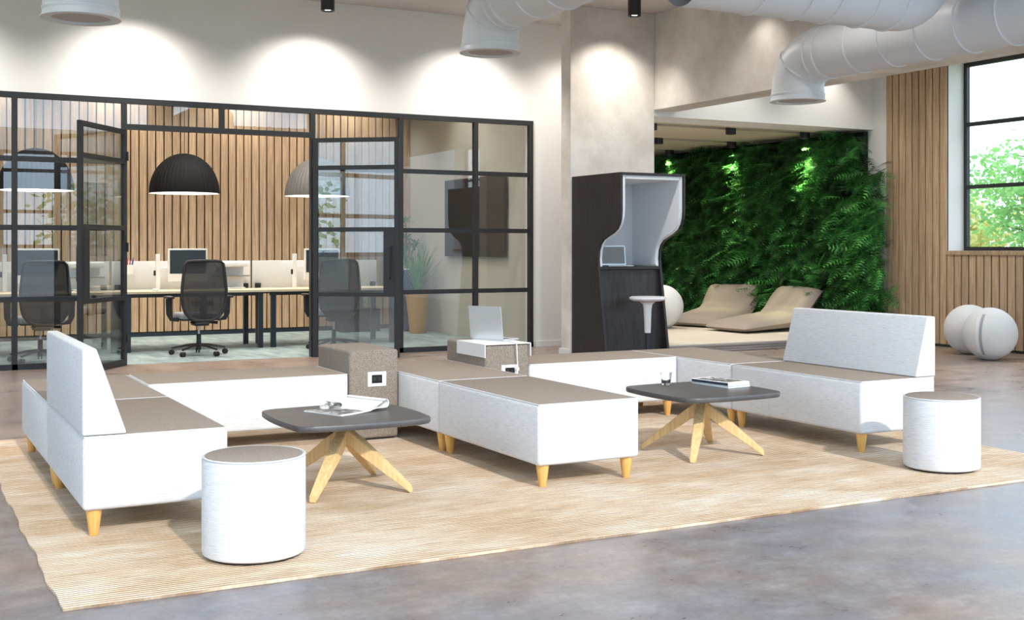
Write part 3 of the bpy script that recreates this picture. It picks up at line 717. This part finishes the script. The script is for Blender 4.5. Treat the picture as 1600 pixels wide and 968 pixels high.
# ================================================================ AIR DUCTS
def arc(c, a0, a1, r, ax, n=8):
    out = []
    for i in range(n+1):
        a = R(a0+(a1-a0)*i/n); out.append(Vector(c)+r*(Vector(ax[0])*math.cos(a)+Vector(ax[1])*math.sin(a)))
    return out
def ringm(r, th=.012, hw=.011):
    bm = new(); lathe(bm, [(r-.004, -hw), (r+th*.7, -hw*.6), (r+th, 0), (r+th*.7, hw*.6), (r-.004, hw)], 40); return bm
def duct_y(x, yo, zo, zax, r, label, ystart=4.7):
    """duct along +y with a down-turned outlet at (x, yo), outlet lip at zo"""
    t = T('air_duct', label, 'duct', (x, yo, zo), 0, 'white round air ducts')
    ar = .30; z = zax-zo
    pts = [Vector((0, ystart-yo, CZ-zo)), Vector((0, ystart-yo, z+ar))] + arc((0, ystart-yo+ar, z+ar), 180, 270, ar, ((0,1,0), (0,0,1)), 8)[1:]
    pts += [Vector((0, -ar, z))] + arc((0, -ar, z-ar), 90, 0, ar, ((0,1,0), (0,0,1)), 10)[1:] + [Vector((0, 0, .10))]
    bm = new(); sweep(bm, pts, r, 48, False); O('pipe', bm, 'duct_white', t)
    bm = new(); lathe(bm, [(r-.01, .115), (r+.004, .11), (r+.004, .075), (r+.012, .07), (r+.012, .055), (r+.006, .045), (r+.012, .012), (r+.02, .008), (r+.02, 0), (r-.045, 0), (r-.05, .02)], 56); O('outlet_rim', bm, 'duct_white', t)
    bm = new(); lathe(bm, [(0, .012), (r-.05, .012), (r-.05, .02), (0, .02)], 48); O('outlet_grille', bm, 'duct_grille', t)
    ys = [-ar-.02]; k = -ar-.14
    while k > ystart-yo+ar+.1: ys.append(k); k -= .40; 
    for yy in ys:
        o = O('seam_ring', ringm(r), 'duct_white', t, (0, yy, z)); o.rotation_euler = (PI/2, 0, 0)
    o = O('seam_ring', ringm(r), 'duct_white', t, (0, -ar+ar*math.sin(R(45)), z-ar+ar*math.cos(R(45)))); o.rotation_euler = (R(45), 0, 0)
    for yy in (-ar-.45, -ar-1.6):
        bm = new(); sweep(bm, [(0, yy, z+r), (0, yy, CZ-zo)], .004, 6); O('hanger_wire', bm, 'silver', t)
    return t
duct_y(7.63, 8.63, 2.67, 3.08, .24, 'white round duct at right, its elbow outlet in front of the beam')
duct_y(4.57, 9.0, 2.945, 3.345, .24, 'white round duct at top centre, elbow outlet above the laptop')
duct_y(1.19, 8.43, 2.835, 3.235, .24, 'white round duct outlet at the top left corner of the photo')
t = T('air_duct', 'white round cross duct turning up in front of the right duct', 'duct', (5.9, 6.6, 3.18), 0, 'white round air ducts')
ar = .28; pts = [Vector((-1.08, 0, 0)), Vector((.89, 0, 0))] + arc((.89, 0, ar), -90, 0, ar, ((1,0,0), (0,0,1)), 10)[1:] + [Vector((1.17, 0, 1.045))]
bm = new(); sweep(bm, pts, .24, 48, False); O('pipe', bm, 'duct_white', t)
for xx in (-.5, -.1, .17, .52, .80): o = O('seam_ring', ringm(.24), 'duct_white', t, (xx, 0, 0)); o.rotation_euler = (0, PI/2, 0)

# ================================================================ PHONE BOOTH
t = T('work_booth', 'dark wood work booth with grey felt lining and curved opening', 'booth', (7.83, 12.36, 0))
def prof(inset, z0, yb):
    z_t = 2.15-inset; i = inset
    p = [(yb, z0)]
    if z0 < .5: p += [(-.77+i, z0), (-.60+i, 1.06)]
    else: p += [(-.60+i, z0)]
    c = [(-.588, 1.16), (-.60, 1.26), (-.635, 1.33), (-.70, 1.385), (-.80, 1.425), (-.91, 1.465), (-.99, 1.51), (-1.04, 1.57), (-1.065, 1.64), (-1.075, 1.72)]
    p += [(a+i, b-(.3*i if a < -.7 else 0)) for a, b in c] + [(-1.075+i, z_t), (yb, z_t)]
    return p
for s in (-1, 1):
    bm = new(); a, b = sorted((s*.45, s*.42)); prism(bm, prof(0, .0, -.006), a, b, 'x'); O('side_panel', bm, 'booth_dark', t, smooth=False)
    bm = new(); a, b = sorted((s*.42, s*.375)); prism(bm, prof(.012, 1.075, -.05), a, b, 'x')
    bmesh.ops.bevel(bm, geom=[e_ for e_ in bm.edges if abs(e_.verts[0].co.x-e_.verts[1].co.x) < 1e-4], offset=.01, segments=2, affect='EDGES'); O('felt_lining', bm, 'felt', t)
O('roof', B(-.42, .42, -1.075, -.006, 2.12, 2.15), 'booth_dark', t, smooth=False); O('roof_lining', B(-.375, .375, -1.06, -.05, 2.075, 2.12, bev=.008), 'felt', t, smooth=False)
O('back_panel', B(-.42, .42, -.03, -.006, 0, 2.12), 'booth_dark', t, smooth=False); O('back_lining', B(-.375, .375, -.075, -.031, 1.075, 2.075), 'felt', t, smooth=False)
O('desk_shelf', B(-.42, .42, -.60, -.03, 1.04, 1.072, bev=.003), 'booth_dark', t, smooth=False)
bm = new(); vs = box(bm, -.42, .42, -.56, -.535, .0, 1.04)
for v in vs:
    if v.co.z < .5: v.co.y -= .10
O('front_panel', bm, 'booth_dark', t, smooth=False)
laptop('laptop', 'open laptop with grey screen on the shelf inside the booth', (7.735, 11.98, 1.0745), R(-4), .34, .19, .245, .03)
t = T('bar_stool', 'white plastic stool with tapered stem in front of the booth', 'stool', (7.84, 11.42, 0))
bm = new(); lathe(bm, [(0, .665), (.05, .668), (.16, .678), (.20, .69), (.212, .705), (.208, .722), (.19, .73), (.12, .722), (0, .715)], 48); O('seat', bm, 'white_plastic', t)
for v in bpy.data.meshes[-1].vertices if False else []: pass
bm = new(); lathe(bm, [(0, .31), (.036, .31), (.040, .45), (.046, .58), (.056, .64), (.09, .668), (0, .668)], 32); O('stem', bm, 'white_plastic', t)
bm = new(); lathe(bm, [(0, .04), (.026, .04), (.026, .31), (0, .31)], 24); O('gas_column', bm, 'navy_metal', t)
bm = new(); lathe(bm, [(0, 0), (.16, 0), (.17, .012), (.15, .03), (.04, .05), (0, .05)], 40); O('base', bm, 'black_plastic', t)

# ================================================================ OFFICE
DP = 1.826
def desk(x0, label):
    t = T('desk', label, 'desk', (x0, 15.46, .002), 0, 'office desks in a row'); w = DP-.01
    O('desktop', B(0, w, -.38, .38, .72, .75, bev=.003), 'desk_maple', t, smooth=False)
    for y in (-.33, .33): O('rail', B(.04, w-.04, y-.02, y+.02, .675, .72), 'black_metal', t, smooth=False)
    for x in (.08, w-.08):
        for y in (-.36, .34): O('leg', B(x-.03, x+.03, y-.02, y+.04, 0, .72), 'navy_metal', t, smooth=False)
    s = O('desk_screen', B(.01, w-.01, .385, .41, .735, 1.118, bev=.006), 'screen_fabric', t)
    for x in (.08, w-.08): O('screen_clamp', B(x-.035, x+.035, .33, .42, .745, .815, bev=.01), 'black_plastic', t)
    return t
names = ['left', 'middle', 'right']
for k in range(3): desk(.774+DP*k, ['maple topped office desk at left, seen through the partition', 'maple topped office desk in the door opening', 'maple topped office desk at right, behind the open door leaf'][k])
def monitor(x, label):
    t = T('monitor', label, 'monitor', (x, 15.66, .752), 0, 'office monitors on arms')
    O('arm_pole', B(-.03, .02, .02, .07, 0, .46, bev=.004), 'white_plastic', t, smooth=False)
    O('arm', B(.02, .38, .03, .055, .24, .285, bev=.004), 'white_plastic', t, smooth=False)
    O('clamp_knob', B(-.055, -.032, .03, .06, .18, .25, bev=.005), 'black_plastic', t)
    p = O('housing', B(.115, .62, -.02, .015, .10, .53, bev=.006), 'white_plastic', t, smooth=False)
    O('display', B(.137, .60, -.0225, -.0195, .205, .51), 'screen_dark', p, smooth=False)
    return t
for k, l in enumerate(['dark screened white monitor on the left office desk', 'dark screened white monitor on the middle office desk', 'dark screened white monitor on the right office desk, behind the door frame']): monitor(1.335+DP*k, l)
def tray(x, label):
    t = T('document_tray', label, 'tray', (x, 15.66, .752), 0, 'white document trays')
    O('top_shelf', B(0, .42, -.10, .14, .29, .36, bev=.02, seg=3), 'white_plastic', t)
    O('back_plate', B(.03, .39, .10, .12, .0, .30), 'white_plastic', t, smooth=False)
    O('lower_shelf', B(.0, .42, -.12, .12, .165, .18, bev=.003), 'screen_grey', t, smooth=False)
    O('foot', B(.05, .37, -.08, .14, 0, .02, bev=.004), 'white_plastic', t, smooth=False)
    return t
for k, l in enumerate(['white two level document tray on the left office desk', 'white two level document tray right of the middle chair']): tray(2.06+DP*k if k == 0 else 3.90, l)
t = T('pen_holder', 'white pen holder hung on the desk screen, full of pencils', 'pen holder', (2.80, 15.78, .955))
bm = new(); box(bm, -.06, .06, -.04, .04, 0, .006)
for a in ((-.06, .06, -.04, -.034), (-.06, .06, .034, .04), (-.06, -.054, -.034, .034), (.054, .06, -.034, .034)): box(bm, *a, .006, .12)
O('cup', bm, 'white_plastic', t, smooth=False)
for i in range(9):
    bm = new(); x = -.04+.01*i; sweep(bm, [(x, 0, .01), (x*1.9+.01*math.sin(i*3), .01*math.cos(i), .19+.02*math.sin(i*2))], .0055, 6)
    O('pencil', bm, ['pencil_yellow', 'pencil_red', 'pencil_blue'][i//3 if i < 9 else 0], t)
def phone(x, label):
    t = T('computer_mouse', label, 'mouse', (x, 15.3, .752), 0, 'mice on the desks'); bm = B(-.03, .03, -.05, .05, 0, .028, bev=.012, seg=3); O('shell', bm, 'white_plastic', t)
phone(3.05, 'small white mouse on the middle office desk'); phone(1.2, 'small white mouse on the left office desk')
# office chairs
def chair(x, y, rz, label):
    t = T('office_chair', label, 'chair', (x, y, .002), rz, 'black mesh office chairs')
    O('seat', B(-.25, .25, -.17, .30, .44, .51, bev=.03, seg=4), 'seat_tint', t)
    O('seat_pan', B(-.23, .23, -.15, .28, .42, .445, bev=.01), 'black_plastic', t)
    bm = new(); box(bm, -.11, .11, -.22, .10, .36, .42); bmesh.ops.bevel(bm, geom=bm.edges[:], offset=.03, segments=3, affect='EDGES'); O('mechanism', bm, 'black_plastic', t)
    bm = new(); sweep(bm, [(.10, -.02, .39), (.22, -.02, .385)], [.012, .02], 8); O('lever', bm, 'black_plastic', t)
    def yb(z): return -.27-.06*math.sin((z-.4)*2.4)+.05*(z-.4)
    half = [(.0, .425), (.10, .432), (.175, .47), (.225, .53), (.25, .61), (.262, .70), (.262, .80), (.25, .92), (.235, 1.05), (.225, 1.10), (.195, 1.13), (.12, 1.136), (0, 1.138)]
    loop = [(a, b) for a, b in half] + [(-a, b) for a, b in half[-2:0:-1]]
    bm = new(); L3 = [(a, yb(b), b) for a, b in loop]; sweep(bm, L3+[L3[0]], .017, 8, False); O('back_frame', bm, 'black_plastic', t)
    bm = new(); rows = []
    for a, b in half[1:-1]:
        rows.append([bm.verts.new((a*(q/4), yb(b)+.004-.02*(1-(q/4)**2)*-1, b)) for q in range(-4, 5)])
    for p, q in zip(rows, rows[1:]):
        for i in range(8): bm.faces.new((p[i], p[i+1], q[i+1], q[i]))
    O('mesh_back', bm, 'chair_mesh', t)
    lb = new(); box(lb, -.12, .12, -.245, -.225, .44, .50); box(lb, -.045, .045, -.245, -.225, .50, .74); box(lb, -.13, .13, -.24, -.22, .60, .66); bmesh.ops.bevel(lb, geom=lb.edges[:], offset=.005, segments=1, affect='EDGES'); O('lumbar_support', lb, 'black_plastic', t, smooth=False)
    for s in (-1, 1):
        bm = new(); sweep(bm, [(s*.23, .02, .43), (s*.32, .02, .44), (s*.345, .02, .50), (s*.348, .02, .68)], [.018, .02, .024, .026], 8, True, 1.5); O('arm_post', bm, 'black_plastic', t)
        a, b = sorted((s*.305, s*.395)); O('arm_pad', B(a, b, -.11, .14, .685, .712, bev=.01), 'black_plastic', t)
    bm = new(); lathe(bm, [(0, .25), (.014, .25), (.014, .37), (0, .37)], 16); O('gas_piston', bm, 'chrome', t)
    bm = new(); lathe(bm, [(0, .06), (.028, .06), (.028, .25), (.022, .255), (0, .255)], 20); O('column', bm, 'black_plastic', t)
    for k in range(5):
        a = R(18+72*k-10); c, s = math.cos(a), math.sin(a)
        bm = new(); sweep(bm, [(.02*c, .02*s, .125), (.15*c, .15*s, .115), (.33*c, .33*s, .082)], [.026, .022, .016], 8, True, .7); lg = O('base_arm', bm, 'black_plastic', t)
        bm = new()
        for q in (-.016, .016):
            px, py = .33*c - q*s, .33*s + q*c
            sweep(bm, [(px-.009*-s, py-.009*c, .03), (px+.009*-s, py+.009*c, .03)], .03, 14)
        O('caster', bm, 'rubber', lg)
    return t
chair(1.60, 14.45, R(4), 'black mesh office chair at left, behind the glass panel')
chair(3.39, 14.45, R(-1), 'black mesh office chair in the door opening')
chair(5.10, 14.45, R(-6), 'black mesh office chair at right, behind the open door leaf')
# pendants
def pendant(x, label, mat='dome_black'):
    t = T('pendant_lamp', label, 'lamp', (x, 15.62, 2.0), 0, 'ribbed dome pendants'); r = .440; n = 96
    bm = new(); rings = []
    prof_ = [(r*math.cos(a),   .515*math.sin(a)) for a in [i*PI/2/16 for i in range(17)]]
    for k, (pr_, pz) in enumerate(prof_[:-1]):
        rings.append([bm.verts.new(((pr_+(.005 if i % 2 else 0)*min(1, pr_/.15))*math.cos(2*PI*i/n), (pr_+(.005 if i % 2 else 0)*min(1, pr_/.15))*math.sin(2*PI*i/n), pz)) for i in range(n)])
    for a, b in zip(rings, rings[1:]):
        for i in range(n): bm.faces.new((a[i], a[(i+1) % n], b[(i+1) % n], b[i]))
    bm.faces.new(rings[-1]); bmesh.ops.recalc_face_normals(bm, faces=bm.faces[:]); O('shade', bm, mat, t, smooth=False)
    bm = new(); lathe(bm, [(r+.008, -.004), (r-.006, -.004)] + [((r-.012)*math.cos(a), 0.50*math.sin(a)) for a in [i*PI/2/12 for i in range(13)]], 64); O('inner_shade', bm, 'lamp_inner', t)
    bm = new(); lathe(bm, [(0, .30), (.04, .31), (.055, .35), (.04, .40), (0, .42)], 20); O('bulb', bm, 'bulb', t)
    bm = new(); sweep(bm, [(0, 0, .512), (0, 0, CZ-2.0)], .004, 6); O('cord', bm, 'black_plastic', t)
    l = bpy.data.lights.new('pendant_light', 'POINT'); l.energy = 32; l.color = (1, .93, .83); l.shadow_soft_size = .06
    o = bpy.data.objects.new('pendant_light', l); COL.objects.link(o); o.location = (x, 15.62, 2.22)
    return t
for k, l in enumerate(['black ribbed dome pendant above the left desk, behind the glass', 'black ribbed dome pendant hanging in the door opening', 'grey ribbed dome pendant above the right desk, partly behind the door frame']): pendant(1.68+1.80*k, l, 'dome_grey' if k == 2 else 'dome_black')
for x in (1.1, 2.9, 4.7, 6.4): spot((x, 17.2, 4.1), (x, 17.75, 2.0), 170, 110, .9)
for x in (2.0, 3.9, 5.8): spot((x, 14.6, 4.15), (x, 14.9, 0), 220, 150, 1.)
spot((7.05, 15.5, 4.1), (7.5, 15.5, 2.0), 90, 80, .8)
# wall screen
t = T('wall_screen', 'black wall screen on the office side wall', 'screen', (7.55, 15.28, 1.165), 0)
O('housing', B(-.075, -.03, -.96, .96, 0, 1.13, bev=.008), 'tv_black', t, smooth=False); O('display', B(-.077, -.075, -.93, .93, .03, 1.10), 'tv_black', t, smooth=False)
O('wall_bracket', B(-.03, 0, -.3, .3, .35, .8), 'black_metal', t, smooth=False)
# planters and plants
def planter(x, y, label, plabel):
    t = T('planter', label, 'planter', (x, y, .002))
    bm = new(); lathe(bm, [(0, 0), (.115, 0), (.12, .01), (.185, .60), (.178, .60), (.17, .56), (0, .56)], 40); O('pot', bm, 'ochre', t)
    bm = new(); lathe(bm, [(0, .555), (.172, .555), (.172, .57), (0, .575)], 32); O('soil', bm, 'soil', t)
    p = T('potted_plant', plabel, 'plant', (x, y, .58))
    rn = random.Random(11)
    for i in range(70):
        a = rn.uniform(0, 2*PI); L = rn.uniform(.38, .80); lean = rn.uniform(.05, .34); w = rn.uniform(.014, .024)
        bm = new(); prev = None
        for k in range(7):
            s = k/6; rr = .04+lean*s**1.6; ww = w*(1-.85*s**2); z = L*s*(1-.08*s)
            cx, cy = rr*math.cos(a), rr*math.sin(a); tx, ty = -math.sin(a)*ww, math.cos(a)*ww
            row = [bm.verts.new((cx-tx, cy-ty, z)), bm.verts.new((cx+.004*math.cos(a), cy+.004*math.sin(a), z-.002)), bm.verts.new((cx+tx, cy+ty, z))]
            if prev: bm.faces.new((prev[0], prev[1], row[1], row[0])); bm.faces.new((prev[1], prev[2], row[2], row[1]))
            prev = row
        O('leaf', bm, 'plant_leaf', p)
planter(7.17, 16.55, 'tall tapered ochre planter in the office corner', 'spiky green plant with upright blade leaves in the ochre planter')
t = T('planter', 'tall square navy planter behind the ochre one', 'planter', (7.24, 17.12, .002)); 
bm = new(); prism(bm, [(-.16,-.16),(.16,-.16),(.16,.16),(-.16,.16)], 0, .95); O('pot', bm, 'navy_pot', t, smooth=False); O('rim', B(-.165, .165, -.165, .165, .95, .965), 'white_plastic', t, smooth=False)
p = T('potted_plant', 'tall papyrus with feathery umbrella heads in the navy planter', 'plant', (7.24, 17.12, .967))
rn = random.Random(4)
for i in range(11):
    a = rn.uniform(0, 2*PI); L = rn.uniform(.30, .85); ln = rn.uniform(.05, .20)
    top = Vector((ln*math.cos(a), ln*math.sin(a)-.02, L)); bm = new(); sweep(bm, [(0.03*math.cos(a), .03*math.sin(a), 0), tuple(top*.5+Vector((0,0,.05))), tuple(top)], .005, 5)
    st = O('stem', bm, 'papyrus_leaf', p)
    bm = new()
    for k in range(22):
        b = 2*PI*k/22; e_ = rn.uniform(-.2, .7); l = rn.uniform(.14, .22); d = Vector((math.cos(b)*math.cos(e_), math.sin(b)*math.cos(e_), math.sin(e_)))
        s = d.cross(Vector((0,0,1)))  .normalized()*.012; m1 = top+d*l*.6; tp = top+d*l-Vector((0,0,.03))
        vs = [bm.verts.new(q) for q in (top, m1-s, tp, m1+s)]; bm.faces.new(vs)
    O('leaf_head', bm, 'papyrus_leaf', st)
t = T('planter', 'long low dark planter box against the slats behind the right chair', 'planter', (6.52, 17.35, .002))
O('pot', B(-.32, .30, -.16, .16, 0, .35, bev=.008), 'black_plastic', t, smooth=False); O('soil', B(-.29, .27, -.13, .13, .345, .355), 'soil', t, smooth=False)
p = T('potted_plant', 'bushy broad leaved plant in the low dark planter box', 'plant', (6.50, 17.32, .355))
for i in range(60):
    a = rn.uniform(0, 2*PI); L = rn.uniform(.12, .42); h = rn.uniform(.05, .48); ox = rn.uniform(-.2, .2); bm = new()
    c = Vector((ox+L*.6*math.cos(a), L*.4*math.sin(a)-.05, h)); d = Vector((math.cos(a), math.sin(a)*.7, rn.uniform(-.5, .3))).normalized(); s = d.cross(Vector((0,0,1))).normalized(); l = rn.uniform(.10, .17); ww = l*.28
    pts_ = [c, c+d*l*.35+s*ww, c+d*l, c+d*l*.35-s*ww, Vector((ox*.5, 0, .0)), Vector((ox*.5+.004, 0, .0))]
    vs = [bm.verts.new(q) for q in pts_]; bm.faces.new(vs[:4]); bm.faces.new((vs[4], vs[5], vs[0])); O('leaf', bm, 'plant_leaf', p)

# ================================================================ OUTSIDE
S('ground', B(-60, 60, -60, 60, -.4, -.2), 'ground_mat', label='green ground outside the windows')
def tree(x, y, h, r, label, mat='tree_leaf', n=5200, seed=1, leaf=.10, loz=.3, group='trees outside the windows', squash=1.):
    t = T('tree', label, 'tree', (x, y, -.2), 0, group); rn = random.Random(seed)
    bm = new(); sweep(bm, [(0, 0, 0), (.05, .03, h*.3), (-.03, .04, h*.6), (0, 0, h*.9)], [.12, .09, .06, .02], 8); O('trunk', bm, 'bark', t)
    for k in range(7):
        a = k*2.4; z = h*(.25+.08*k); bm = new(); sweep(bm, [(0, 0, z), (r*.4*math.cos(a), r*.4*math.sin(a), z+h*.08), (r*.8*math.cos(a), r*.8*math.sin(a), z+h*.12)], [.04, .025, .01], 6); O('branch', bm, 'bark', t)
    cl = [(rn.gauss(0, r*.42), rn.gauss(0, r*.42), rn.uniform(h*loz, h), rn.uniform(.3, .6)*r) for _ in range(34)]
    V, F_ = [], []
    for i in range(n):
        cx, cy, cz, cr = rn.choice(cl); d = Vector((rn.gauss(0,1), rn.gauss(0,1), rn.gauss(0,1))).normalized()*cr*rn.random()**.4
        c = Vector((cx, cy, cz))+d; a = Vector((rn.gauss(0,1), rn.gauss(0,1), rn.gauss(0,.6))).normalized(); b = a.cross(Vector((rn.gauss(0,1), rn.gauss(0,1), rn.gauss(0,1)))).normalized(); l = leaf*rn.uniform(.7, 1.3)
        k = len(V); V += [tuple(c-a*l*.5), tuple(c+b*l*.30), tuple(c+a*l*.6), tuple(c-b*l*.30)]; F_.append((k, k+1, k+2, k+3))
    m = bpy.data.meshes.new('leaves'); m.from_pydata(V, [], F_); m.materials.append(MATS[mat]); o = O('leaves', m, None, t); o['kind'] = 'stuff'
    return t
tree(25.2, 18.9, 4.5, 1.9, 'bright green leafy tree outside the right window', n=11000, seed=2, leaf=.15, loz=.08)
tree(27.0, 23.6, 2.9, 1.5, 'yellow green bush outside the right window, lower left of the tree', 'yellow_leaf', 3500, 3, .17, .05)
T1 = tree(-1, -16, 4.0, 3.2, 'leafy tree outside behind the camera', n=5000, seed=5, leaf=.3, loz=.05, squash=1)
dup(T1, (9, -17, -.2), 1., 'leafy tree outside behind the camera, further right'); dup(T1, (19, -16, -.2), 2., 'leafy tree outside behind the camera, furthest right')
dup(T1, (-15, 5, -.2), 3., 'leafy tree outside the left windows'); dup(T1, (-16, 16, -.2), .5, 'leafy tree outside the left windows, further back')
